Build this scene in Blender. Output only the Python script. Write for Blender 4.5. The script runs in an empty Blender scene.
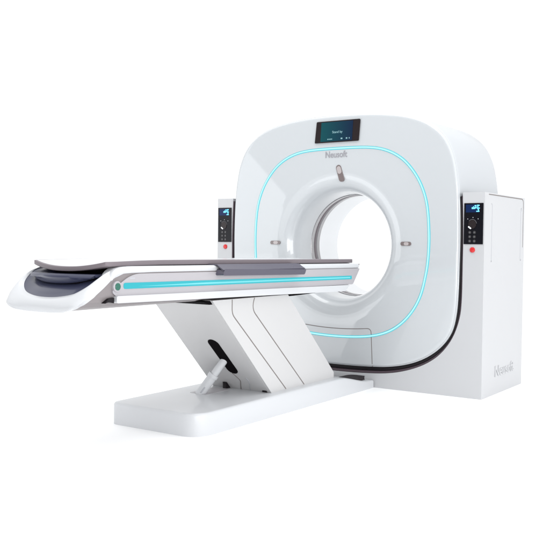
import bpy, bmesh, math
from mathutils import Vector, Matrix
from math import sin, cos, pi, radians, sqrt

scn = bpy.context.scene
COL = scn.collection
# ------------------------------------------------------------------ camera
cd = bpy.data.cameras.new('camera'); cam = bpy.data.objects.new('camera', cd); COL.objects.link(cam)
cam.location = (3.1246, -5.4269, 1.0341)
YAW, PITCH, ROLL = 0.5957, -0.0378, 0.0099
fwd = Vector((-sin(YAW)*cos(PITCH), cos(YAW)*cos(PITCH), sin(PITCH)))
rt = Vector((cos(YAW), sin(YAW), 0)); up = rt.cross(fwd)
r2 = rt*cos(ROLL) + up*sin(ROLL); u2 = -rt*sin(ROLL) + up*cos(ROLL)
cam.rotation_euler = Matrix((r2, u2, -fwd)).transposed().to_euler()
cd.sensor_width = 36.0; cd.lens = 36.0*845.6/550.0
cd.clip_start = .05; cd.clip_end = 300
scn.camera = cam
# ------------------------------------------------------------------ world: white photo studio
SKY_FRONT, SKY_BACK, SKY_TOP = 1.15, .34, 1.36
SKY_BACK_RIGHT = .95
w = bpy.data.worlds.new('World'); scn.world = w; w.use_nodes = True
nt = w.node_tree; nt.nodes.clear()
wo = nt.nodes.new('ShaderNodeOutputWorld'); bg = nt.nodes.new('ShaderNodeBackground')
tc = nt.nodes.new('ShaderNodeTexCoord'); sp = nt.nodes.new('ShaderNodeSeparateXYZ')
mr = nt.nodes.new('ShaderNodeMapRange'); mr.interpolation_type = 'SMOOTHSTEP'
mr.inputs['From Min'].default_value = -.75; mr.inputs['From Max'].default_value = -.05
mr.inputs['To Min'].default_value = SKY_BACK; mr.inputs['To Max'].default_value = SKY_FRONT
nt.links.new(tc.outputs['Generated'], sp.inputs[0]); nt.links.new(sp.outputs['Y'], mr.inputs['Value'])
bg.inputs['Color'].default_value = (.985, .992, 1, 1)
mz = nt.nodes.new('ShaderNodeMapRange'); mz.interpolation_type = 'SMOOTHSTEP'
mz.inputs['From Min'].default_value = .25; mz.inputs['From Max'].default_value = .60
mx = nt.nodes.new('ShaderNodeMix'); mx.data_type = 'FLOAT'
nt.links.new(sp.outputs['Z'], mz.inputs['Value']); nt.links.new(mz.outputs[0], mx.inputs[0])
mq = nt.nodes.new('ShaderNodeMapRange'); mq.interpolation_type = 'SMOOTHSTEP'
mq.inputs['From Min'].default_value = .1; mq.inputs['From Max'].default_value = .85
mq.inputs['To Min'].default_value = SKY_BACK; mq.inputs['To Max'].default_value = SKY_BACK_RIGHT
nt.links.new(sp.outputs['X'], mq.inputs['Value']); nt.links.new(mq.outputs[0], mr.inputs['To Min'])
nt.links.new(mr.outputs[0], mx.inputs[2]); mx.inputs[3].default_value = SKY_TOP
nt.links.new(mx.outputs[0], bg.inputs['Strength']); nt.links.new(bg.outputs[0], wo.inputs[0])

def area(name, loc, target, sx, sy, radiance, col=(1, 1, 1), spin=0.0):
    l = bpy.data.lights.new(name, 'AREA'); l.shape = 'RECTANGLE'; l.size = sx; l.size_y = sy
    l.energy = radiance*pi*sx*sy; l.color = col
    o = bpy.data.objects.new(name, l); COL.objects.link(o); o.location = loc
    d = (Vector(target)-Vector(loc)).normalized()
    o.rotation_euler = (d.to_track_quat('-Z', 'Y').to_matrix() @ Matrix.Rotation(spin, 3, 'Z')).to_euler()
    return o
area('overhead_softbox', (.2, -1.4, 4.8), (.2, -1.4, 0), 3.4, 3.4, 2.6)
area('front_fill', (6.4, -6.6, 1.15), (.3, 0, .7), 4.4, 2.2, 5.2)  # added fill lamp, brightens the lower gantry face and bore flare
area('right_softbox', (9.0, -2.6, 1.7), (.4, -.2, .9), 5.0, 3.4, 4.2)
area('left_softbox', (-4.45, -4.0, .83), (-4.45, 0, .83), 3.1, 4.6, 1.7, (.96, .985, 1), radians(46))
scn.view_settings.view_transform = 'Standard'; scn.view_settings.look = 'None'
scn.view_settings.exposure = 0; scn.view_settings.gamma = 1
scn.render.engine = 'CYCLES'
scn.cycles.max_bounces = 8

# ------------------------------------------------------------------ materials
def mat(name, col, rough=.4, metal=0, coat=0, coat_rough=.05, emit=None, es=0, bump=0, bscale=400, var=0, spec=.5, coat_ior=1.5):
    m = bpy.data.materials.new(name); m.use_nodes = True
    n = m.node_tree; b = n.nodes['Principled BSDF']
    b.inputs['Base Color'].default_value = (*col, 1)
    b.inputs['Roughness'].default_value = rough; b.inputs['Metallic'].default_value = metal
    b.inputs['Specular IOR Level'].default_value = spec
    b.inputs['Coat IOR'].default_value = coat_ior; b.inputs['Coat Weight'].default_value = coat; b.inputs['Coat Roughness'].default_value = coat_rough
    if emit: b.inputs['Emission Color'].default_value = (*emit, 1); b.inputs['Emission Strength'].default_value = es
    t = n.nodes.new('ShaderNodeTexCoord')
    if bump:
        z = n.nodes.new('ShaderNodeTexNoise'); z.inputs['Scale'].default_value = bscale; z.inputs['Detail'].default_value = 3
        k = n.nodes.new('ShaderNodeBump'); k.inputs['Strength'].default_value = bump; k.inputs['Distance'].default_value = .0006
        n.links.new(t.outputs['Object'], z.inputs['Vector']); n.links.new(z.outputs['Fac'], k.inputs['Height'])
        n.links.new(k.outputs[0], b.inputs['Normal'])
    if var:
        z = n.nodes.new('ShaderNodeTexNoise'); z.inputs['Scale'].default_value = 2.2; z.inputs['Detail'].default_value = 4
        r = n.nodes.new('ShaderNodeMapRange'); r.inputs['To Min'].default_value = rough-var; r.inputs['To Max'].default_value = rough+var
        n.links.new(t.outputs['Object'], z.inputs['Vector']); n.links.new(z.outputs['Fac'], r.inputs['Value'])
        n.links.new(r.outputs[0], b.inputs['Roughness'])
    return m
M = {}
M['face'] = mat('gloss_white_cover', (.485, .508, .528), .38, coat=.9, coat_rough=.035, var=.05, coat_ior=1.65)
M['shell'] = mat('white_side_shell', (.45, .472, .496), .42, coat=.3, coat_rough=.1, bump=.03, var=.05)
M['cab'] = mat('white_cabinet', (.47, .477, .492), .45, coat=.2, coat_rough=.15, bump=.05, var=.05)
M['white'] = mat('white_plastic', (.53, .542, .562), .4, coat=.3, coat_rough=.1, bump=.04, var=.05)
M['ped'] = mat('white_column_panel', (.50, .498, .502), .45, coat=.2, coat_rough=.15, bump=.05, var=.05)
M['warm'] = mat('warm_grey_panel', (.21, .19, .195), .42, bump=.05, var=.05)
M['fascia'] = mat('lavender_grey_fascia', (.365, .352, .374), .4, coat=.3, coat_rough=.1, bump=.04, var=.05)
M['pad'] = mat('taupe_vinyl_edge', (.165, .14, .155), .5, bump=.15, bscale=250, var=.05)
M['slate'] = mat('slate_pad', (.075, .070, .098), .4, bump=.1, bscale=300)
M['tray'] = mat('slate_blue_gloss_plastic', (.034, .038, .074), .28, coat=.25, coat_rough=.06, bump=.05)
M['black'] = mat('black_rubber', (.006, .004, .006), .5, spec=.25)
M['gasket'] = mat('mauve_gasket', (.07, .05, .062), .45, spec=.35)
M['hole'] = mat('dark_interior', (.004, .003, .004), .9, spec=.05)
M['pedal'] = mat('dark_pedal_rubber', (.022, .017, .020), .6, spec=.2)
M['seam'] = mat('dark_seam', (.17, .15, .145), .7)
M['softseam'] = mat('pale_seam', (.40, .41, .44), .7)
M['glass'] = mat('black_glass', (.004, .004, .007), .15, spec=.2)
M['bezel'] = mat('black_bezel', (.016, .011, .012), .25, spec=.3)
M['cyan'] = mat('cyan_light_strip', (.01, .12, .15), .3, emit=(.10, .54, .62), es=1)
M['cyancore'] = mat('cyan_light_core', (.1, .2, .2), .3, emit=(.42, .80, .84), es=1.0)
M['railcyan'] = mat('rail_cyan_light', (.0, .08, .10), .3, emit=(.015, .42, .48), es=1)
M['railcore'] = mat('rail_cyan_core', (.1, .2, .2), .3, emit=(.06, .53, .60), es=1.0)
M['metal'] = mat('brushed_bore_ring', (.36, .355, .365), .28, metal=.85, var=.1)
M['bore'] = mat('bore_tunnel_white', (.90, .915, .93), .4, coat=.4, coat_rough=.08)
M['window'] = mat('grey_laser_window', (.16, .13, .13), .2, coat=.5)
M['window2'] = mat('pale_laser_glass', (.40, .36, .36), .2, coat=.5)
M['logo'] = mat('grey_lettering', (.27, .265, .29), .5)
M['red'] = mat('red_button', (.55, .012, .014), .35, coat=.4)
M['green'] = mat('green_knob', (.0, .10, .065), .3, coat=.5)
M['scr'] = mat('teal_screen', (.003, .006, .008), .15, spec=.2, emit=(.012, .075, .10), es=1)
M['scrtext'] = mat('screen_text', (.1, .1, .1), .4, emit=(.15, .40, .45), es=1)
M['blue'] = mat('blue_display', (.0, .003, .01), .2, spec=.2, emit=(.006, .02, .09), es=1)
M['digit'] = mat('cyan_digits', (.1, .3, .4), .4, emit=(.12, .62, .95), es=1.1)
M['key'] = mat('dim_key', (.022, .02, .022), .5)
M['dial'] = mat('grey_dial_mark', (.12, .12, .13), .4)
M['mark_shine'] = mat('white_mark_and_shine', (.75, .78, .8), .4)  # panel dots, and the highlight painted on the dial
M['grille'] = mat('grey_metal_foot', (.42, .41, .43), .4)
M['floor'] = mat('white_studio_paper', (.945, .95, .955), .9, spec=.1)

# screen gradient (a lit display: blue right, teal left)
n = M['scr'].node_tree; b = n.nodes['Principled BSDF']
t = n.nodes.new('ShaderNodeTexCoord'); g = n.nodes.new('ShaderNodeSeparateXYZ'); cr = n.nodes.new('ShaderNodeValToRGB')
n.links.new(t.outputs['Generated'], g.inputs[0]); n.links.new(g.outputs['X'], cr.inputs[0])
cr.color_ramp.elements[0].color = (.006, .085, .10, 1); cr.color_ramp.elements[1].color = (.006, .018, .06, 1)
n.links.new(cr.outputs[0], b.inputs['Emission Color'])

# ------------------------------------------------------------------ mesh helpers
def finish(name, bm, m, parent=None, angle=32, smooth=True):
    bmesh.ops.recalc_face_normals(bm, faces=bm.faces)
    me = bpy.data.meshes.new(name)
    for f in bm.faces: f.smooth = smooth
    for e in bm.edges:
        if len(e.link_faces) == 2 and e.calc_face_angle(0) > radians(angle): e.smooth = False
    bm.to_mesh(me); bm.free()
    for mm in (m if isinstance(m, (list, tuple)) else [m]): me.materials.append(mm)
    o = bpy.data.objects.new(name, me); COL.objects.link(o)
    if parent: o.parent = parent
    return o

def prism(pts, axis, a, b, bm=None):
    """pts 2D; axis 'x' -> pts=(y,z); 'y' -> (x,z); 'z' -> (x,y)"""
    bm = bm or bmesh.new()
    def P(p, v):
        return (v, p[0], p[1]) if axis == 'x' else (p[0], v, p[1]) if axis == 'y' else (p[0], p[1], v)
    A = [bm.verts.new(P(p, a)) for p in pts]; B = [bm.verts.new(P(p, b)) for p in pts]
    bm.faces.new(A); bm.faces.new(B[::-1])
    k = len(pts)
    for i in range(k): bm.faces.new((A[i], A[(i+1) % k], B[(i+1) % k], B[i]))
    bm.normal_update()
    return bm

def bevel(bm, width, seg=3, test=None):
    es = [e for e in bm.edges if (test(e) if test else e.calc_face_angle(0) > radians(30))]
    if es: bmesh.ops.bevel(bm, geom=es, offset=width, segments=seg, profile=.5, affect='EDGES', clamp_overlap=True)
    return bm

def box(x0, x1, y0, y1, z0, z1, bv=0, seg=3, bm=None):
    bm = prism([(x0, y0), (x1, y0), (x1, y1), (x0, y1)], 'z', z0, z1, bm)
    if bv: bevel(bm, bv, seg)
    return bm

def rrect(x0, x1, y0, y1, r, n=6):
    P = []
    for cx, cy, a in ((x1-r, y1-r, 0), (x0+r, y1-r, 90), (x0+r, y0+r, 180), (x1-r, y0+r, 270)):
        for i in range(n+1):
            t = radians(a+90*i/n); P.append((cx+r*cos(t), cy+r*sin(t)))
    return P

def roundpoly(P, r, n=5):
    """round every corner of a 2D polygon; r a number or a list"""
    out = []; k = len(P)
    for i in range(k):
        a, b_, c = Vector(P[i-1]), Vector(P[i]), Vector(P[(i+1) % k])
        ri = r[i] if isinstance(r, (list, tuple)) else r
        if ri <= 0: out.append(tuple(b_)); continue
        d1 = (a-b_).normalized(); d2 = (c-b_).normalized()
        s, e = b_+d1*ri, b_+d2*ri
        for j in range(n+1):
            u = j/n; q = s*(1-u)**2 + b_*2*u*(1-u) + e*u*u; out.append(tuple(q))
    return out

def catmull(P, n=8, closed=False):
    out = []; k = len(P)
    g = (lambda i: Vector(P[i % k])) if closed else (lambda i: Vector(P[max(0, min(k-1, i))]))
    for i in range(k if closed else k-1):
        p0, p1, p2, p3 = g(i-1), g(i), g(i+1), g(i+2)
        for j in range(n):
            t = j/n
            out.append(.5*((2*p1)+(-p0+p2)*t+(2*p0-5*p1+4*p2-p3)*t*t+(-p0+3*p1-3*p2+p3)*t**3))
    if not closed: out.append(Vector(P[-1]))
    return out

def tube(points, r, seg=12, r1=None, bm=None, cap=True):
    bm = bm or bmesh.new(); pts = [Vector(p) for p in points]; k = len(pts); rings = []
    for i, p in enumerate(pts):
        d = (pts[min(i+1, k-1)]-pts[max(i-1, 0)]).normalized()
        a = d.cross(Vector((0, 0, 1)));
        if a.length < .05: a = d.cross(Vector((1, 0, 0)))
        a.normalize(); c = a.cross(d)
        rr = r if r1 is None else r+(r1-r)*i/(k-1)
        rings.append([bm.verts.new(p+(a*cos(2*pi*j/seg)+c*sin(2*pi*j/seg))*rr) for j in range(seg)])
    for i in range(k-1):
        for j in range(seg):
            bm.faces.new((rings[i][j], rings[i][(j+1) % seg], rings[i+1][(j+1) % seg], rings[i+1][j]))
    if cap: bm.faces.new(rings[0]); bm.faces.new(rings[-1][::-1])
    return bm

def text_mesh(body, size, align='CENTER', extrude=.001, fat=0.0):
    cu = bpy.data.curves.new('lettering', 'FONT'); cu.body = body; cu.size = size
    cu.align_x = align; cu.align_y = 'CENTER'; cu.extrude = extrude; cu.offset = fat
    o = bpy.data.objects.new('lettering', cu); COL.objects.link(o)
    bpy.context.view_layer.update()
    me = bpy.data.meshes.new_from_object(o.evaluated_get(bpy.context.evaluated_depsgraph_get()))
    bpy.data.objects.remove(o); bpy.data.curves.remove(cu)
    return me
def text(name, body, size, mtx, m, parent, sx=1.0, extrude=.001, fat=0.0):
    me = text_mesh(body, size, extrude=extrude, fat=fat)
    me.transform(mtx @ Matrix.Diagonal((sx, 1, 1, 1))); me.materials.clear(); me.materials.append(m)
    o = bpy.data.objects.new(name, me); COL.objects.link(o); o.parent = parent; me.name = name
    return o
def m_front(x, y, z):   # text plane facing -Y
    return Matrix.Translation((x, y, z)) @ Matrix.Rotation(pi/2, 4, 'X')
def m_right(x, y, z):   # text plane facing +X
    return Matrix.Translation((x, y, z)) @ Matrix.Rotation(pi/2, 4, 'Z') @ Matrix.Rotation(pi/2, 4, 'X')

def thing(name, label, cat, loc=(0, 0, 0)):
    o = bpy.data.objects.new(name, None); COL.objects.link(o); o.location = loc
    o['label'] = label; o['category'] = cat
    return o

# ------------------------------------------------------------------ floor
bm = bmesh.new()
v = [bm.verts.new(p) for p in ((-60, -60, 0), (60, -60, 0), (60, 60, 0), (-60, 60, 0))]; bm.faces.new(v)
fl = finish('floor', bm, M['floor'], smooth=False); fl['kind'] = 'structure'

# ================================================================== GANTRY
G = thing('ct_scanner_gantry', 'tall white ring-shaped scanner with round bore, cyan light ring and two control towers', 'ct scanner')
CZ = 1.024; N = 240
def mirror_outline(right):      # right: list from top centre clockwise to bottom centre
    L = [(-x, z) for x, z in right[1:-1]][::-1]
    return catmull(right+L, 10, closed=True)
OUT = mirror_outline([(0, 1.980), (.25, 1.974), (.46, 1.952), (.61, 1.918), (.73, 1.864), (.83, 1.778), (.895, 1.655), (.928, 1.51),
                      (.944, 1.35), (.952, 1.12), (.950, .90), (.946, .70), (.935, .56), (.905, .44), (.835, .338), (.73, .255), (.60, .196), (.44, .160), (.25, .145), (0, .140)])
# U-shaped housing inner edge
INN = mirror_outline([(0, 2.0), (.25, 1.99), (.48, 1.97), (.63, 1.935), (.75, 1.88), (.855, 1.79), (.918, 1.665), (.95, 1.51),
                      (.966, 1.35), (.974, 1.12), (.974, .90), (.972, .66), (.957, .53), (.91, .40), (.83, .29), (.73, .213), (.60, .155), (.44, .115), (.25, .098), (0, .092)])
OVAL = mirror_outline([(0, 1.733), (.25, 1.727), (.40, 1.697), (.52, 1.633), (.61, 1.54), (.675, 1.43), (.715, 1.30), (.732, 1.12), (.730, .96),
                       (.712, .82), (.672, .67), (.60, .547), (.50, .452), (.38, .393), (.22, .362), (0, .352)])
def polar(poly, th, cz=CZ):
    d = Vector((sin(th), cos(th))); best = 0
    k = len(poly)
    for i in range(k):
        a = Vector((poly[i][0], poly[i][1]-cz)); b_ = Vector((poly[(i+1) % k][0], poly[(i+1) % k][1]-cz)); e = b_-a
        den = d.x*e.y-d.y*e.x
        if abs(den) < 1e-12: continue
        t = (a.x*e.y-a.y*e.x)/den; u = (a.x*d.y-a.y*d.x)/den
        if t > 0 and -1e-6 <= u <= 1+1e-6: best = max(best, t)
    return best
TH = [2*pi*i/N for i in range(N)]
RO = [polar(OUT, t) for t in TH]; RI = [polar(INN, t) for t in TH]; RV = [polar(OVAL, t) for t in TH]
RB, YB, FLX, BULGE = .385, .25, .185, -.012
FLY = YB-BULGE
FLP = [(q.x, q.y) for q in catmull([(RB, YB), (RB+.002, .200), (RB+.006, .145), (RB+.015, .093), (RB+.031, .048), (RB+.055, .017), (RB+.088, -.002), (RB+.130, -.0105), (RB+FLX, BULGE)], 7)]
def interp(arr, th):
    f = (th % (2*pi))/(2*pi)*N; i = int(f) % N; u = f-int(f); return arr[i]*(1-u)+arr[(i+1) % N]*u
def face_y(x, z):
    r = sqrt(x*x+(z-CZ)**2); th = math.atan2(x, z-CZ)
    rv, ro = interp(RV, th), interp(RO, th)
    if r > rv:
        t = min(1, (r-rv)/(ro-rv)); return BULGE*(1-max(0, (t-.955)/.045)**2)
    if r < RB+FLX:
        for (r0, y0), (r1, y1) in zip(FLP, FLP[1:]):
            if r <= r1: return y0+(y1-y0)*max(0, r-r0)/(r1-r0)
    return BULGE
def ringmesh(name, rings, m, parent, angle=32, closed_ends=False):
    """rings: list of functions i -> (r, y)"""
    bm = bmesh.new(); V = []
    for fn in rings:
        row = []
        for i, t in enumerate(TH):
            r, y = fn(i); row.append(bm.verts.new((r*sin(t), y, CZ+r*cos(t))))
        V.append(row)
    for a, b_ in zip(V, V[1:]):
        for i in range(N): bm.faces.new((a[i], a[(i+1) % N], b_[(i+1) % N], b_[i]))
    return finish(name, bm, m, parent, angle)
FL = []
for (fr, fy) in FLP: FL.append((lambda a, b_: (lambda i: (a, b_-.003*((a-RB)/FLX)**2)))(fr, fy))
FEND = RB+FLX
YF = YB-FLY                      # -.027
RW = .0105                        # half width of light ring groove
rings = list(FL)
def lerp_r(f): return lambda i: (FEND+(RV[i]-RW-FEND)*f, YF-.003)
for f in (.05, .3, .6, .9, 1.0): rings.append(lerp_r(f))
rings += [lambda i: (RV[i]-RW+.0005, YF+.003), lambda i: (RV[i]+RW-.0005, YF+.003), lambda i: (RV[i]+RW, YF-.003)]
def outer(f):
    def fn(i):
        s = max(0, (f-.955)/.045)**2; return (RV[i]+RW+(RO[i]-.006-RV[i]-RW)*f, (YF-.003)*(1-s))
    return fn
for f in (.12, .4, .7, .9, .955, .97, .985, 1.0): rings.append(outer(f))
rings += [lambda i: (RO[i]-.0018, .0018), lambda i: (RO[i], .006), lambda i: (RO[i], .012)]
front = ringmesh('front_cover', rings, M['face'], G)
# cyan light ring lying in the groove of the front cover
ring = ringmesh('light_ring', [lambda i: (RV[i]-RW+.001, YF+.002), lambda i: (RV[i]-RW+.002, YF-.0045), lambda i: (RV[i]-.0042, YF-.0065),
                        lambda i: (RV[i]+.0042, YF-.0065), lambda i: (RV[i]+RW-.002, YF-.0045), lambda i: (RV[i]+RW-.001, YF+.002)], M['cyan'], G)
ringmesh('light_core', [lambda i: (RV[i]-.0046, YF-.006), lambda i: (RV[i]-.004, YF-.0082), lambda i: (RV[i]+.004, YF-.0082), lambda i: (RV[i]+.0046, YF-.006)], M['cyancore'], ring)
# extruded side shell
D = .80
ringmesh('side_shell', [lambda i: (RO[i]-.001, .0125), lambda i: (RO[i]-.0005, .016), lambda i: (RO[i], .05), lambda i: (RO[i], .3), lambda i: (RO[i], D-.05),
                        lambda i: (RO[i]-.004, D-.03), lambda i: (RO[i]-.012, D-.010), lambda i: (RO[i]-.024, D)], M['shell'], G)
# rear cover with its flare
rr = [lambda i: (RO[i]-.024, D), lambda i: (RO[i]-.12, D+.006), lambda i: (.60, D+.006)]
for j in range(9):
    a = (pi/2)*j/8
    rr.append((lambda a: (lambda i: (RB+.2*(1-sin(a)), D+.006-.14*sin(a))))(a))
ringmesh('rear_cover', rr, M['shell'], G)
# bore
YT = D+.006-.14
ringmesh('bore_tunnel', [lambda i: (RB, .365), lambda i: (RB, .5), lambda i: (RB, YT)], M['bore'], G)
br = ringmesh('bore_ring', [lambda i: (RB+.0005, YB), lambda i: (RB-.004, YB+.006), lambda i: (RB-.004, YB+.040), lambda i: (RB-.001, YB+.048),
                            lambda i: (RB-.001, YB+.078), lambda i: (RB-.005, YB+.086), lambda i: (RB-.005, YB+.122), lambda i: (RB+.0005, YB+.13)], M['metal'], G, 20)
ringmesh('scan_window', [lambda i: (RB-.0015, YB+.049), lambda i: (RB-.0035, YB+.053), lambda i: (RB-.0035, YB+.073), lambda i: (RB-.0015, YB+.077)], M['pad'], br)

# display on top of the cover
def quadplate(name, P, y0, y1, m, parent, bv=.003):
    bm = prism(P, 'y', y0, y1); bevel(bm, bv, 2); return finish(name, bm, m, parent)
scr = quadplate('display', roundpoly([(-.190, 1.779), (.176, 1.779), (.188, 1.932), (-.174, 1.932)], .006), -.024, .01, M['bezel'], G, .002)
quadplate('screen', [(-.142, 1.786), (.124, 1.786), (.132, 1.926), (-.134, 1.926)], -.0255, -.022, M['scr'], scr, .0003)
text('screen_text', 'Stand by', .025, m_front(.002, -.0266, 1.851), M['scrtext'], scr, extrude=.0003, fat=.0001)
for k_ in range(4):
    finish('screen_icon', box(-.082+.011*k_, -.075+.011*k_, -.0266, -.0258, 1.798, 1.805), M['scrtext'], scr, smooth=False)
for x, ww in ((.038, .014), (.080, .012), (.102, .006)):
    finish('screen_icon', box(x-ww/2, x+ww/2, -.0266, -.0258, 1.797, 1.807), M['scrtext'], scr, smooth=False)
# lettering on the cover
text('lettering', 'Neusoft', .066, m_front(-.012, YF-.0045, 1.687), M['logo'], G, sx=.86, extrude=.0012, fat=.0003)
# laser windows
def stadium(cx, cz, L, wd, ang, n=8):
    P = []
    for s in (1, -1):
        for i in range(n+1):
            t = -pi/2+pi*i/n+(0 if s == 1 else pi)
            P.append((s*(L/2-wd/2)+wd/2*cos(t), wd/2*sin(t)))
    c, s_ = cos(ang), sin(ang)
    return [(cx+x*c-z*s_, cz+x*s_+z*c) for x, z in P]
for cx, cz, L, wd, ang in ((.024, 1.549, .128, .042, radians(-73)), (-.543, 1.038, .092, .028, 0), (.560, 1.038, .082, .028, 0)):
    lw = finish('laser_window', prism(stadium(cx, cz, L, wd, ang), 'y', YF-.0065, YF+.01), M['window'], G)
    c, s_ = cos(ang), sin(ang); o2 = L*.2*(-1 if ang else .2)
    finish('laser_lens', prism(stadium(cx+o2*c, cz+o2*s_, L*.45, wd*.82, ang), 'y', YF-.0075, YF-.006), M['window2'], lw)
# service panel seam lines on the cover
def surf_line(name, P, wd, m, parent, lift=.0012):
    P = [Vector(p) for p in P]; bm = bmesh.new(); A = []; B = []; k = len(P)
    for i in range(k):
        d = (P[min(i+1, k-1)]-P[max(i-1, 0)]).normalized(); nrm = Vector((-d.y, d.x))*wd/2
        for arr, q in ((A, P[i]+nrm), (B, P[i]-nrm)):
            arr.append(q)
    def strip(y_off, ):
        return [[bm.verts.new((q.x, face_y(q.x, q.y)+y_off, q.y)) for q in arr] for arr in (A, B)]
    (a0, b0), (a1, b1) = strip(-.003-lift), strip(.002)
    for i in range(k-1):
        bm.faces.new((a0[i], a0[i+1], b0[i+1], b0[i])); bm.faces.new((a0[i], a1[i], a1[i+1], a0[i+1])); bm.faces.new((b0[i], b0[i+1], b1[i+1], b1[i]))
    return finish(name, bm, m, parent)
sl = roundpoly([(-.33, .152), (-.33, .428), (.295, .428), (.310, .152)], [0, .03, .035, 0], 8)
sl2 = []
for a, b_ in zip(sl, sl[1:]):
    nseg = max(1, int((Vector(b_)-Vector(a)).length/.02))
    for i in range(nseg):
        u = i/nseg; x = a[0]+(b_[0]-a[0])*u; z = a[1]+(b_[1]-a[1])*u
        sl2.append((x, z - (.018*(1-(x/.3)**2) if z > .40 and abs(x) < .3 else 0)))
sl2.append(sl[-1])
surf_line('panel_seam', sl2, .0055, M['seam'], G, .0006)
# black gasket between cover and lower housing (U shape)
def in_u(i): return True
def ugasket(name, f0, f1, y0, y1, m):
    bm = bmesh.new(); idx = [i for i, t in enumerate(TH) if CZ+RO[i]*cos(t) < 1.362]
    rows = []
    for i in idx:
        t = TH[i]; r0 = RO[i]+(RI[i]-RO[i])*f0; r1 = RO[i]+(RI[i]-RO[i])*f1
        rows.append([bm.verts.new((r*sin(t), y, CZ+r*cos(t))) for r, y in ((r0, .12), (r0, y0), ((r0*.75+r1*.25), y0-.004), ((r0*.25+r1*.75), y1-.004), (r1, y1), (r1, .12))])
    for a, b_ in zip(rows, rows[1:]):
        for j in range(5): bm.faces.new((a[j], a[j+1], b_[j+1], b_[j]))
    return finish(name, bm, m, G, 60)
ugasket('gasket', -.0, .60, .010, .012, M['black'])
ugasket('gasket_trim', .60, 1.0, .008, .004, M['gasket'])

# lower housing: one U with the two towers
TW, TZ, TD = 1.12, 1.387, .832
inner = [(RI[i]*sin(t), CZ+RI[i]*cos(t)) for i, t in enumerate(TH)]
inner = [p for p in inner if p[1] < 1.36]
right_side = sorted([p for p in inner if p[0] >= 0], key=lambda p: (-p[1] if p[0] > .85 else 0, -p[0]))
order = [(RI[i]*sin(t), CZ+RI[i]*cos(t)) for i, t in enumerate(TH) if CZ+RI[i]*cos(t) < 1.34]   # clockwise right-top -> bottom -> left-top
RSIDE = .966
pts = [(TW, 0), (TW, TZ), (RSIDE, TZ)] + order + [(-RSIDE, TZ), (-TW, TZ), (-TW, 0)]
bm = prism(pts, 'y', 0, TD)
def is_top(e):
    a, b_ = e.verts; return abs(a.co.z-TZ) < 1e-4 and abs(b_.co.z-TZ) < 1e-4 and abs(a.co.y-b_.co.y) < 1e-4
bevel(bm, .062, 8, lambda e: is_top(e) and e.verts[0].co.y < .01)
bevel(bm, .03, 5, lambda e: is_top(e) and e.verts[0].co.y > TD-.01)
def side_edge(e):
    a, b_ = e.verts
    return abs(abs(a.co.x)-TW) < 1e-4 and abs(abs(b_.co.x)-TW) < 1e-4 and e.calc_face_angle(0) > radians(40) and max(a.co.z, b_.co.z) > .01
bevel(bm, .007, 3, side_edge)
H = finish('lower_housing', bm, M['cab'], G, 25)
# seam line round each tower's side cover, and a shallow grip recess line
def side_line(name, P, x, wd, th, m, parent):
    P = [Vector(p) for p in P]; bm = bmesh.new(); k = len(P); rows = []
    s = 1 if x > 0 else -1
    for i in range(k):
        d = (P[min(i+1, k-1)]-P[max(i-1, 0)]).normalized(); nr = Vector((-d.y, d.x))*wd/2
        a, b_ = P[i]+nr, P[i]-nr
        rows.append([bm.verts.new(c) for c in ((x-s*.001, a.x, a.y), (x+s*th, a.x, a.y), (x+s*th, b_.x, b_.y), (x-s*.001, b_.x, b_.y))])
    for a, b_ in zip(rows, rows[1:]):
        for j in range(3): bm.faces.new((a[j], a[j+1], b_[j+1], b_[j]))
    bm.faces.new(rows[0]); bm.faces.new(rows[-1])
    return finish(name, bm, m, parent)
for s in (1, -1):
    x = s*TW
    side_line('side_seam', roundpoly([(.075, TZ-.012), (.80, TZ-.012), (.80, 1.02)], [0, .04, 0], 6), x, .006, .0012, M['seam'], H)
    side_line('grip_groove', roundpoly([(.125, 1.318), (.142, 1.31), (.142, .93), (.138, .92)], [.01, .01, .01, .01], 5), x, .0045, .0008, M['softseam'], H)
    side_line('grip_groove', roundpoly([(.765, 1.30), (.745, 1.31), (.745, .93), (.765, .92)], [.015]*4, 5), x, .0040, .0008, M['softseam'], H)
text('embossed_lettering', 'Neusoft', .105, m_right(TW+.0015, .445, .155), M['cab'], H, sx=1.15, extrude=.003, fat=.001)
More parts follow.
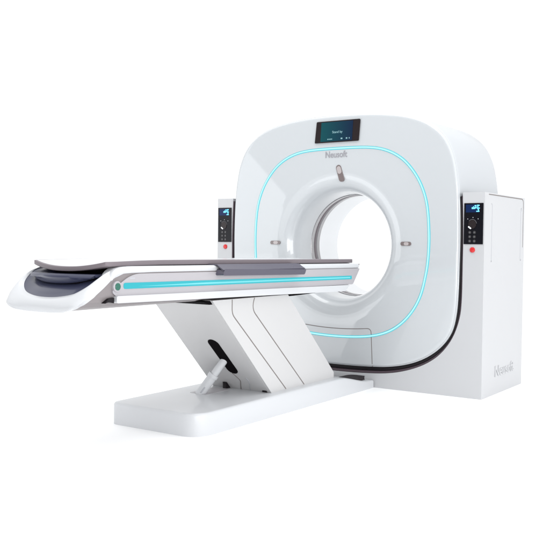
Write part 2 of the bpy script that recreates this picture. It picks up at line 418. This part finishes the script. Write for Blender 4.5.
# control panels
def control_panel(s):
    x0, x1 = (.9795, 1.1115) if s > 0 else (-1.1115, -.9795)
    cp = quadplate('control_panel', [(x0, 1.040), (x1, 1.040), (x1, 1.3125), (x0, 1.3125)], -.004, .002, M['glass'], H, .001)
    W = x1-x0
    quadplate('panel_display', [(x0+.012, 1.252), (x1-.028, 1.252), (x1-.028, 1.304), (x0+.012, 1.304)], -.0048, -.0035, M['blue'], cp, .0003)
    bm = bmesh.new()
    # segments of a read-out
    cx = x0+.072
    for (a, b_, c, d) in ((0, .012, 1.292, 1.300), (.016, .034, 1.294, 1.302), (-.020, .004, 1.274, 1.286), (.004, .014, 1.278, 1.290), (.018, .026, 1.272, 1.292),
                          (.018, .036, 1.276, 1.283), (.024, .031, 1.262, 1.274), (.012, .034, 1.255, 1.262), (-.010, -.004, 1.288, 1.293)):
        box(cx+a, cx+b_, -.0053, -.0046, c, d, bm=bm)
    finish('readout', bm, M['digit'], cp, smooth=False)
    # dial: arc, and a white plate painted as the knob's shine
    dx, dz = x0+.058, 1.172
    dl = finish('dial', prism([(dx+.027*cos(t*pi/16), dz+.030*sin(t*pi/16)) for t in range(32)], 'y', -.0075, -.0035), M['bezel'], cp)
    bm = bmesh.new()
    arc = [(dx+.030*cos(radians(a)), -.0048, dz+.033*sin(radians(a))) for a in range(10, 150, 10)]; tube(arc, .0014, 6, bm=bm)
    finish('dial_mark', bm, M['dial'], dl)
    finish('dial_shine', prism(stadium(dx-.017, dz-.022, .026, .010, radians(-38)), 'y', -.0085, -.007), M['mark_shine'], dl)
    for px, pz in ((-.032, .036), (.004, .046), (.040, .036)):
        finish('panel_mark', box(dx+px-.002, dx+px+.002, -.0050, -.0042, dz+pz-.002, dz+pz+.002), M['mark_shine'], cp, smooth=False)
    for r_ in range(3):
        for c in range(2):
            kx, kz = x0+.042+.032*c, 1.118-.029*r_
            kb = finish('panel_button', prism([(kx+.0105*cos(t*pi/10), kz+.0105*sin(t*pi/10)) for t in range(20)], 'y', -.0062, -.003), M['key'], cp)
            finish('button_symbol', box(kx-.004, kx+.004, -.0068, -.006, kz-.0035, kz+.0035), M['dial'], kb)
    ex = s*(TW-.080); ez = 1.001
    bm = bmesh.new(); R = ((0, .0185), (-.004, .0185), (-.008, .016), (-.010, .010)); rows = []
    for y, r in R: rows.append([bm.verts.new((ex+r*cos(t*pi/14), y, ez+r*sin(t*pi/14))) for t in range(28)])
    for a, b_ in zip(rows, rows[1:]):
        for i in range(28): bm.faces.new((a[i], a[(i+1) % 28], b_[(i+1) % 28], b_[i]))
    bm.faces.new(rows[-1]); finish('emergency_button', bm, M['red'], H)
control_panel(1); control_panel(-1)

# ================================================================== TABLE
T = thing('patient_table', 'long white patient couch on slanted column and plinth, standing before the ring-shaped scanner', 'patient table', (0, -1.2, 0))
class _P:  # parent wrapper keeping world coordinates
    pass
def tpart(o, parent=None):
    o.parent = parent or T
    if parent is None: o.matrix_parent_inverse = Matrix.Translation((0, 1.2, 0))
    return o
# --- base plinth, thinner towards the gantry
BW, BY = .3208, -2.0
plan = roundpoly([(BW, -.012), (-BW, -.012), (-BW, BY), (BW, BY)], [0, 0, .06, .13], 10)
dens = []
for a, b_ in zip(plan, plan[1:]+plan[:1]):
    L = (Vector(a)-Vector(b_)).length; ns = max(1, int(L/.08))
    for i in range(ns): dens.append((a[0]+(b_[0]-a[0])*i/ns, a[1]+(b_[1]-a[1])*i/ns))
def basetop(y):
    t = max(0, min(1, (y+.50)/.46)); return .125-.068*t*t*(3-2*t)
bm = bmesh.new(); rows = []
def inset(P, d):
    k = len(P); out = []
    for i in range(k):
        a, b_, c = Vector(P[i-1]), Vector(P[i]), Vector(P[(i+1) % k]); t = ((b_-a).normalized()+(c-b_).normalized()).normalized()
        n1 = Vector((-t.y, t.x)); out.append(tuple(b_+n1*d))
    return out
area2 = sum(a[0]*b_[1]-b_[0]*a[1] for a, b_ in zip(dens, dens[1:]+dens[:1]))
sg = 1 if area2 > 0 else -1
for d, dz, zf in ((0, .0, 0), (0, -.016, 1), (.0015, -.010, 1), (.0055, -.0045, 1), (.011, -.0012, 1), (.018, 0, 1)):
    P = inset(dens, d*sg)
    rows.append([bm.verts.new((x, y, (basetop(y)+dz) if zf else dz)) for x, y in P])
for a, b_ in zip(rows, rows[1:]):
    k = len(a)
    for i in range(k): bm.faces.new((a[i], a[(i+1) % k], b_[(i+1) % k], b_[i]))
# top: strips joining left and right by y
top = rows[-1]
L = sorted([v_ for v_ in top if v_.co.x < -1e-6], key=lambda v_: v_.co.y); R = sorted([v_ for v_ in top if v_.co.x > 1e-6], key=lambda v_: v_.co.y)
bmesh.ops.triangle_fill(bm, use_beauty=True, edges=[e for e in {e for v_ in top for e in v_.link_edges} if all(q in top for q in e.verts)])
base = tpart(finish('base', bm, M['white'], None, 40))
# recess in the base where the actuator stands
finish('actuator_recess', prism([(-.15, -1.50), (-.02, -1.50), (-.02, -1.26), (-.15, -1.26)], 'z', .120, .1262), M['grille'], base)
# foot pedal
bm = prism(roundpoly([(.175, -.27), (.30, -.27), (.30, -.10), (.175, -.10)], [.02, .02, .02, .06], 6), 'z', .070, .094); bevel(bm, .004, 2)
finish('foot_pedal', bm, M['pedal'], base)
# --- slanted column
CX0, CX1 = -.20, .25
A_ = (-1.795, .715); B_ = (-1.205, .118); C_ = (-.462, .118); C2 = (-.462, .160); E_ = (-1.040, .715)
bm = prism([A_, B_, C_, C2, E_], 'x', CX0, CX1)
def long_edges(e):
    a, b_ = e.verts
    return (a.co-b_.co).length > .2 and abs(a.co.x-b_.co.x) < .01 and min(a.co.z, b_.co.z) < .2 and max(a.co.z, b_.co.z) > .6
bevel(bm, .016, 4, long_edges)
colm = tpart(finish('column', bm, M['ped'], None, 25))
nS = Vector((0, (B_[1]-A_[1]), -(B_[0]-A_[0]))).normalized()
if nS.y > 0: nS = -nS
dS = (Vector((0, *B_))-Vector((0, *A_))).normalized(); P0 = Vector((0, *A_))
def slant(x, u, off): return P0+Vector((x, 0, 0))+dS*u+nS*off
def slant_plate(name, P, off0, off1, m, parent):
    bm = bmesh.new(); a = [bm.verts.new(slant(x, u, off0)) for x, u in P]; b_ = [bm.verts.new(slant(x, u, off1)) for x, u in P]
    bm.faces.new(a); bm.faces.new(b_[::-1]); k = len(P)
    for i in range(k): bm.faces.new((a[i], a[(i+1) % k], b_[(i+1) % k], b_[i]))
    return finish(name, bm, m, parent)
def on_slant(y): return (y-A_[0])/dS.y
u0, u1 = on_slant(-1.55), on_slant(-1.325)
slant_plate('warm_face', [(CX0+.014, .0), (CX1-.014, .0), (CX1-.014, on_slant(-1.212)), (CX0+.014, on_slant(-1.212))], .001, -.003, M['ped'], colm).name = 'front_panel'
slot = slant_plate('actuator_slot', [(x, u) for x, u in [(.052+z_, (u0+u1)/2+x_) for x_, z_ in stadium(0, 0, u1-u0, .078, radians(2))]], .0025, -.002, M['hole'], colm)
def slant_line(name, P, wd, m, parent):
    P = [Vector(p) for p in P]; bm = bmesh.new(); k = len(P); A = []
    for i in range(k):
        d = (P[min(i+1, k-1)]-P[max(i-1, 0)]).normalized(); nr = Vector((-d.y, d.x))*wd/2
        A.append([bm.verts.new(slant(q.x, q.y, o_)) for q, o_ in ((P[i]+nr, -.002), (P[i]+nr, .003), (P[i]-nr, .003), (P[i]-nr, -.002))])
    for a, b_ in zip(A, A[1:]):
        for j in range(3): bm.faces.new((a[j], a[j+1], b_[j+1], b_[j]))
    return finish(name, bm, m, parent)
uL = on_slant(-1.207)
slant_line('panel_seam', [tuple(q) for q in catmull([(.036, u1-.01), (.055, u1+.035), (.062, u1+.07), (.040, u1+.12), (.02, uL)], 5)], .004, M['seam'], colm)
slant_line('panel_seam', [tuple(q) for q in catmull([(.125, u1+.03), (.128, u1+.07), (.11, u1+.12), (.09, uL)], 5)], .003, M['softseam'], colm)
finish('latch', box(.190, .222, -1.225, -1.165, .120, .152, .002), M['black'], colm)
finish('latch', box(-.085, -.06, -1.262, -1.2, .120, .165, .002), M['black'], colm)
# seams on the right face of the column
def col_line(P, r):
    return side_line('panel_seam', roundpoly(P, r, 6), CX1, .0062, .0012, M['seam'], colm)
col_line([(-1.615, .712), (-1.615, .630), (-1.052, .128)], [0, .03, 0])
col_line([(-1.398, .712), (-1.425, .650), (-.840, .128)], [0, .05, 0])
# same on the left face
side_line('panel_seam', roundpoly([(-1.615, .712), (-1.615, .630), (-1.052, .128)], [0, .03, 0], 6), CX0, .0062, .0012, M['seam'], colm)
# --- actuator
a0 = Vector((-.090, -1.485, .115)); a1 = Vector((.045, -1.395, .345))
act = tpart(finish('actuator', tube([a0, a0.lerp(a1, .52)], .030, 20, .029), M['white'], None))
finish('actuator_sleeve', tube([a0.lerp(a1, .47), a0.lerp(a1, .545)], .0325, 20), M['white'], act)
finish('piston', tube([a0.lerp(a1, .50), a0.lerp(a1, 1.12)], .0235, 20), M['white'], act)
d_ = (a1-a0).normalized()
finish('actuator_seam', tube([a0.lerp(a1, .08)+Vector((.018, -.026, 0)), a0.lerp(a1, .22)+Vector((.018, -.026, 0))], .004, 8), M['softseam'], act)

# --- couch body (hull): cross sections along Y, end curve sloping
def topz(y): return .893+(-y-.25)*.0085
def railz(y, z): return z+(-y-.3)*.0028
NS = 14
def section(t):                       # t 0..1 from top right edge, down, to bottom centre: (x, zrel) zrel 0 top .. 1 bottom
    K = [(.280, 0), (.280, .18), (.280, .42), (.279, .66), (.262, .80), (.226, .90), (.178, .962), (.11, .99), (0, 1.0)]
    f = t*(len(K)-1); i = min(int(f), len(K)-2); u = f-i
    return (K[i][0]*(1-u)+K[i+1][0]*u, K[i][1]*(1-u)+K[i+1][1]*u)
def sec_pts(y, zb=.705):
    zt = topz(y)
    half = [(x, zt-(zt-zb)*r) for x, r in (section(j/32) for j in range(33))]
    return half+[(-x, z) for x, z in half[-2::-1]]
def end_y(x, z):                      # near end: S-shaped slope
    K = [(.70, -2.775), (.72, -2.800), (.74, -2.785), (.785, -2.722), (.82, -2.666), (.86, -2.612), (.883, -2.53), (.92, -2.50)]
    K = [(.70, -2.760), (.715, -2.785), (.735, -2.785), (.785, -2.722), (.82, -2.668), (.86, -2.614), (.885, -2.535), (.93, -2.47)]
    for (z0, y0), (z1, y1) in zip(K, K[1:]):
        if z <= z1: u = max(0, (z-z0)/(z1-z0)); return y0+(y1-y0)*u
    return K[-1][1]
def endx(x, z): return 1 if x > 0 else 1-.13*max(0, min(1, (.87-z)/.12))
bm = bmesh.new(); rows = []
ys = [None, -2.35, -1.9, -1.4, -.9, -.5, -.30]
for y in ys:
    if y is None:
        P = sec_pts(-2.6); rows.append([bm.verts.new((x*endx(x, z), end_y(x, z), z)) for x, z in P])
    else:
        P = sec_pts(y, .705 if y < -.6 else .712); rows.append([bm.verts.new((x, y, z)) for x, z in P])
# far end slopes
P = sec_pts(-.3, .735); rows.append([bm.verts.new((x*.98, -.16-(topz(-.2)-z)*.85, z)) for x, z in P])
for a, b_ in zip(rows, rows[1:]):
    for i in range(len(a)-1): bm.faces.new((a[i], a[i+1], b_[i+1], b_[i]))
bm.faces.new(rows[-1])
# deck
for a, b_ in zip(rows[1:], rows[2:]): bm.faces.new((a[0], a[-1], b_[-1], b_[0]))
body = tpart(finish('couch_body', bm, M['warm'], None, 40))
# --- white bumper band round the near end
z_end = sec_pts(-2.6)
outer_l = [Vector((x*endx(x, z), end_y(x, z), z)) for x, z in z_end]
k = len(outer_l)
def arclen_resample(P, n):
    L = [0]
    for a, b_ in zip(P, P[1:]): L.append(L[-1]+(b_-a).length)
    out = []
    for i in range(n):
        s = L[-1]*i/(n-1); j = 0
        while j < len(L)-2 and L[j+1] < s: j += 1
        u = (s-L[j])/max(1e-9, L[j+1]-L[j]); out.append(P[j].lerp(P[j+1], u))
    return out
NB = 65
outer_r = arclen_resample(outer_l, NB)
rim_half = [Vector((.256, -2.50, .902)), Vector((.256, -2.585, .893)), Vector((.250, -2.645, .862)), Vector((.228, -2.70, .822)), Vector((.172, -2.742, .785)), Vector((.09, -2.765, .767)), Vector((0, -2.772, .762))]
rim = rim_half+[Vector((-v_.x*1.04, v_.y, v_.z)) for v_ in rim_half[-2::-1]]
rim_r = arclen_resample([Vector(p) for p in catmull([tuple(v_) for v_ in rim], 8)], NB)
bm = bmesh.new(); rows = []
for f, push in ((-.02, .03), (-.02, 0), (0.0, .012), (.12, .022), (.35, .028), (.6, .027), (.85, .018), (.97, .006), (1.0, 0), (1.0, -.03)):
    row = []
    for o_, r_ in zip(outer_r, rim_r):
        p = o_.lerp(r_, max(0, f)); c = Vector((0, p.y, .84))
        outw = (o_-r_).normalized()
        if f < 0: p = o_+outw*.002; p.y += push
        else: p = p+Vector((0, -push, -push*.25))+outw*.002*(1-f)
        row.append(bm.verts.new(p))
    rows.append(row)
for a, b_ in zip(rows, rows[1:]):
    for i in range(NB-1): bm.faces.new((a[i], a[i+1], b_[i+1], b_[i]))
bump = tpart(finish('end_bumper', bm, M['white'], None, 60))
# white top lips running along both sides
for s in (1, -1):
    bm = bmesh.new(); rows = []
    for y in ((-2.605, -2.59, -2.575, -2.555, -2.52, -2.46) if s > 0 else (-2.42,))+(-2.40, -2.3, -1.8, -1.3, -.8, -.36, -.19):
        zt = topz(y)+.004-{-2.605: .048, -2.59: .036, -2.575: .022, -2.555: .011, -2.52: .003}.get(y, 0); hh = .030 if y > -2.4 else .032
        rows.append([bm.verts.new((s*x, y+yy, z)) for x, z, yy in ((.22, zt, 0), (.272, zt, 0), (.281, zt-.004, 0), (.285, zt-.012, 0), (.285, zt-hh+.004, 0), (.282, zt-hh, 0), (.27, zt-hh-.001, 0), (.22, zt-hh, 0))])
        if y == -2.605:
            for v_ in rows[-1]: v_.co.z = zt-.010+(v_.co.z-zt)*.2; v_.co.x *= .985
    for a, b_ in zip(rows, rows[1:]):
        for i in range(len(a)): bm.faces.new((a[i], a[(i+1) % 8], b_[(i+1) % 8], b_[i]))
    bm.faces.new(rows[0]); bm.faces.new(rows[-1][::-1])
    tpart(finish('top_lip', bm, M['white'], None, 40))
    # side fascia panel (pale grey, around the light strip)
    fz = lambda y, z: z+(-y-.3)*.0028
    bm = bmesh.new()
    prof = roundpoly([(-2.60, .800), (-2.46, .879), (-.180, .862), (-.275, .755), (-2.56, .775)], [.03, .06, .012, .02, .01], 8)
    prism(prof, 'x', s*.278, s*.2865, bm); bevel(bm, .002, 2)
    fas = tpart(finish('side_fascia', bm, M['fascia'], None, 40))
    bm = bmesh.new(); prism(roundpoly([(-2.518, fz(-2.5, .803)), (-2.518, fz(-2.5, .832)), (-.298, .814), (-.298, .790)], [.012, .012, .004, .004], 5), 'x', s*.2855, s*.289, bm)
    ls = finish('light_strip', bm, M['railcyan'], None, 40); tpart(ls)
    bm = bmesh.new(); prism([(-2.42, .8190), (-1.9, .8205), (-.32, .8062), (-.32, .7985), (-1.9, .8115)], 'x', s*.2885, s*.2898, bm)
    finish('light_core', bm, M['railcore'], ls)
    # lower white rail
    bm = bmesh.new(); prism(roundpoly([(-2.575, .745), (-2.575, .778), (-.345, .752), (-.405, .712)], [.01, .01, .006, .006], 5), 'x', s*.262, s*.300, bm); bevel(bm, .006, 3)
    tpart(finish('accessory_rail', bm, M['white'], None, 40))
    finish_b = prism(roundpoly([(-2.64, .745), (-2.615, .768), (-2.58, .772), (-2.58, .744), (-2.612, .752)], .005, 3), 'x', s*.262, s*.287)
    tpart(finish('rail_bracket', finish_b, M['black'], None))
    # knob
    ky, kz = -2.563, .822
    def disc(r0, r1, xa, xb, m, name):
        bm = bmesh.new(); rs = []
        for x, r in ((xa, r0), (xb-.002, r0), (xb, r1)): rs.append([bm.verts.new((s*x, ky+r*cos(t*pi/16), kz+r*sin(t*pi/16))) for t in range(32)])
        for a, b_ in zip(rs, rs[1:]):
            for i in range(32): bm.faces.new((a[i], a[(i+1) % 32], b_[(i+1) % 32], b_[i]))
        bm.faces.new(rs[-1]); return finish(name, bm, m, None)
    kn = tpart(disc(.026, .023, .27, .294, M['fascia'], 'release_knob')); kc = disc(.0175, .015, .29, .298, M['green'], 'knob_cap'); kc.parent = kn
    bm = bmesh.new(); prism([(-2.475, .862), (-2.44, .862), (-2.44, .856), (-2.475, .856)], 'x', s*.2862, s*.287, bm)
    finish('marking', bm, M['softseam'], fas)
# --- scoop inside the near end: bowl, drawer front, dark gap
bm = bmesh.new(); rows = []
for f, dy in ((0, .0), (.08, .012), (.3, .028), (.55, .050), (.8, .085), (1.0, .14)):
    row = []
    for r_ in rim_r:
        c = Vector((r_.x*(1-.55*f), r_.y+dy+.02, r_.z+(.895-r_.z)*f*.62)); row.append(bm.verts.new(c))
    rows.append(row)
for a, b_ in zip(rows, rows[1:]):
    for i in range(NB-1): bm.faces.new((a[i], a[i+1], b_[i+1], b_[i]))
bowl = tpart(finish('end_recess', bm, M['tray'], None, 60))
bm = bmesh.new(); rows = []
def crescent(y_off, zt, zb_mid, hw, zb_side):
    P = []
    for i in range(25):
        t = -1+2*i/24; P.append((t*hw, y_off+.045*abs(t)**2.2, zt-.012*abs(t)**2*0, zb_side+(zb_mid-zb_side)*(1-abs(t)**2.4)))
    return P
def block(name, yo, zt, zbm, hw, zbs, depth, m, parent, lip=.008):
    bm = bmesh.new(); rows = []
    for x, y, z1, z0 in crescent(yo, zt, zbm, hw, zbs):
        rows.append([bm.verts.new(p) for p in ((x, y+depth, z1), (x, y+lip, z1), (x, y+.002, z1-.006), (x, y, z1-.018), (x, y+.002, (z0+z1)/2), (x, y+.006, z0+.008), (x, y+.014, z0), (x, y+depth, z0))])
    for a, b_ in zip(rows, rows[1:]):
        for i in range(8): bm.faces.new((a[i], a[(i+1) % 8], b_[(i+1) % 8], b_[i]))
    bm.faces.new(rows[0]); bm.faces.new(rows[-1][::-1])
    return finish(name, bm, m, parent, 45)
tpart(block('handle_lip', -2.692, .878, .832, .222, .866, .16, M['tray'], None))
tpart(block('recess_gap', -2.666, .870, .815, .208, .852, .12, M['hole'], None))
# --- cradle (tabletop) lying on the couch: thin dished board
def cr_y(x): return -2.585+.0*x
bm = bmesh.new(); TOPR = []; BOT = []
yy = [-2.60, -2.58, -2.53, -2.45, -2.35, -2.2, -1.9, -1.5, -1.0, -.6, -.3, -.19, -.17]
for y in yy:
    base_z = topz(y)+.004
    lift = -.005*max(0, min(1, (-y-2.1)/.5))**1.5
    thick = .026 if y > -2.3 else .026-.003*min(1, (-y-2.3)/.25)
    endr = .02 if y in (-2.60, -.17) else 0
    W_ = .232-endr*.6+(.028*min(1, (-y-2.2)/.3) if y < -2.2 else 0); dip = .021*max(0, min(1, (-y-2.0)/.55)) + .006
    tr = []; bt = []
    for j in range(25):
        t = -1+2*j/24; x = W_*t; s_ = -dip*(1-abs(t)**2.2)
        y2 = y-(.035*(1-t*t) if y < -2.4 else 0)*((-y-2.4)/.2)
        z = base_z+lift+s_
        tr.append(bm.verts.new((x, y2, z+thick+.004))); bt.append(bm.verts.new((x*1.0, y2, z+.004)))
    TOPR.append(tr); BOT.append(bt)
for R_ in (TOPR, BOT):
    for a, b_ in zip(R_, R_[1:]):
        for j in range(24): bm.faces.new((a[j], a[j+1], b_[j+1], b_[j]))
for i in range(len(yy)-1):
    for j in (0, 24): bm.faces.new((TOPR[i][j], TOPR[i+1][j], BOT[i+1][j], BOT[i][j]))
for i in (0, -1):
    for j in range(24): bm.faces.new((TOPR[i][j], TOPR[i][j+1], BOT[i][j+1], BOT[i][j]))
bmesh.ops.recalc_face_normals(bm, faces=bm.faces)
es = [e for e in bm.edges if e.calc_face_angle(0) > radians(50)]
bmesh.ops.bevel(bm, geom=es, offset=.0045, segments=3, profile=.5, affect='EDGES')
cradle = tpart(finish('tabletop', bm, M['pad'], None, 40))
# pale carbon surface sheet on top of the board
bm = bmesh.new(); rows = []
for tr_y in yy[1:-1]:
    base_z = topz(tr_y)+.004; lift = -.005*max(0, min(1, (-tr_y-2.1)/.5))**1.5; thick = .026 if tr_y > -2.3 else .026-.003*min(1, (-tr_y-2.3)/.25)
    dip = .021*max(0, min(1, (-tr_y-2.0)/.55))+.006; row = []
    for j in range(25):
        t = (-1+2*j/24)*.965; x = (.230+(.028*min(1, (-tr_y-2.2)/.3) if tr_y < -2.2 else 0))*t; y2 = tr_y-(.035*(1-t*t) if tr_y < -2.4 else 0)*((-tr_y-2.4)/.2)
        row.append(bm.verts.new((x, y2, base_z+lift-dip*(1-abs(t)**2.2)+thick+.0042)))
    rows.append(row)
for a, b_ in zip(rows, rows[1:]):
    for j in range(24): bm.faces.new((a[j], a[j+1], b_[j+1], b_[j]))
finish('tabletop_surface', bm, M['white'], cradle, 60)
# --- black board painted as the shadow gap between tabletop and lips
bm = box(-.225, .225, -2.54, -.22, .880, .899); finish_o = tpart(finish('shadow_gap_board', bm, M['hole'], None, smooth=False))
# --- slate armrest pads at the side
for s in (1, -1):
    bm = bmesh.new()
    prism(roundpoly([(-1.815, .857), (-1.800, .889), (-.975, .872), (-.990, .843)], [.012, .006, .006, .012], 4), 'x', s*.287, s*.340, bm); bevel(bm, .005, 3)
    rp = tpart(finish('side_pad', bm, M['slate'], None, 40))
    bm = bmesh.new(); rows = []
    for y in (-1.808, -1.6, -1.4, -1.2, -.980):
        z0 = topz(y); k_ = 1
        rows.append([bm.verts.new((s*x, y, z0+dz)) for x, dz in ((.337-.04*(1-k_), -.020+.012*(1-k_)), (.312, -.006), (.291, .0085), (.225, .0095), (.225, .004), (.291, .003), (.310, -.012), (.333-.04*(1-k_), -.026+.012*(1-k_)))])
    for a, b_ in zip(rows, rows[1:]):
        for i in range(8): bm.faces.new((a[i], a[(i+1) % 8], b_[(i+1) % 8], b_[i]))
    bm.faces.new(rows[0]); bm.faces.new(rows[-1][::-1])
    finish('pad_wing', bm, M['slate'], rp)
# --- black plate painted as the dark gaps between couch and column
bm = prism([(-1.80, .692), (-1.86, .712), (-.60, .718), (-.70, .709), (-.95, .703), (-1.2, .700)], 'x', -.19, .235); tpart(finish('dark_gap_plate', bm, M['hole'], None))
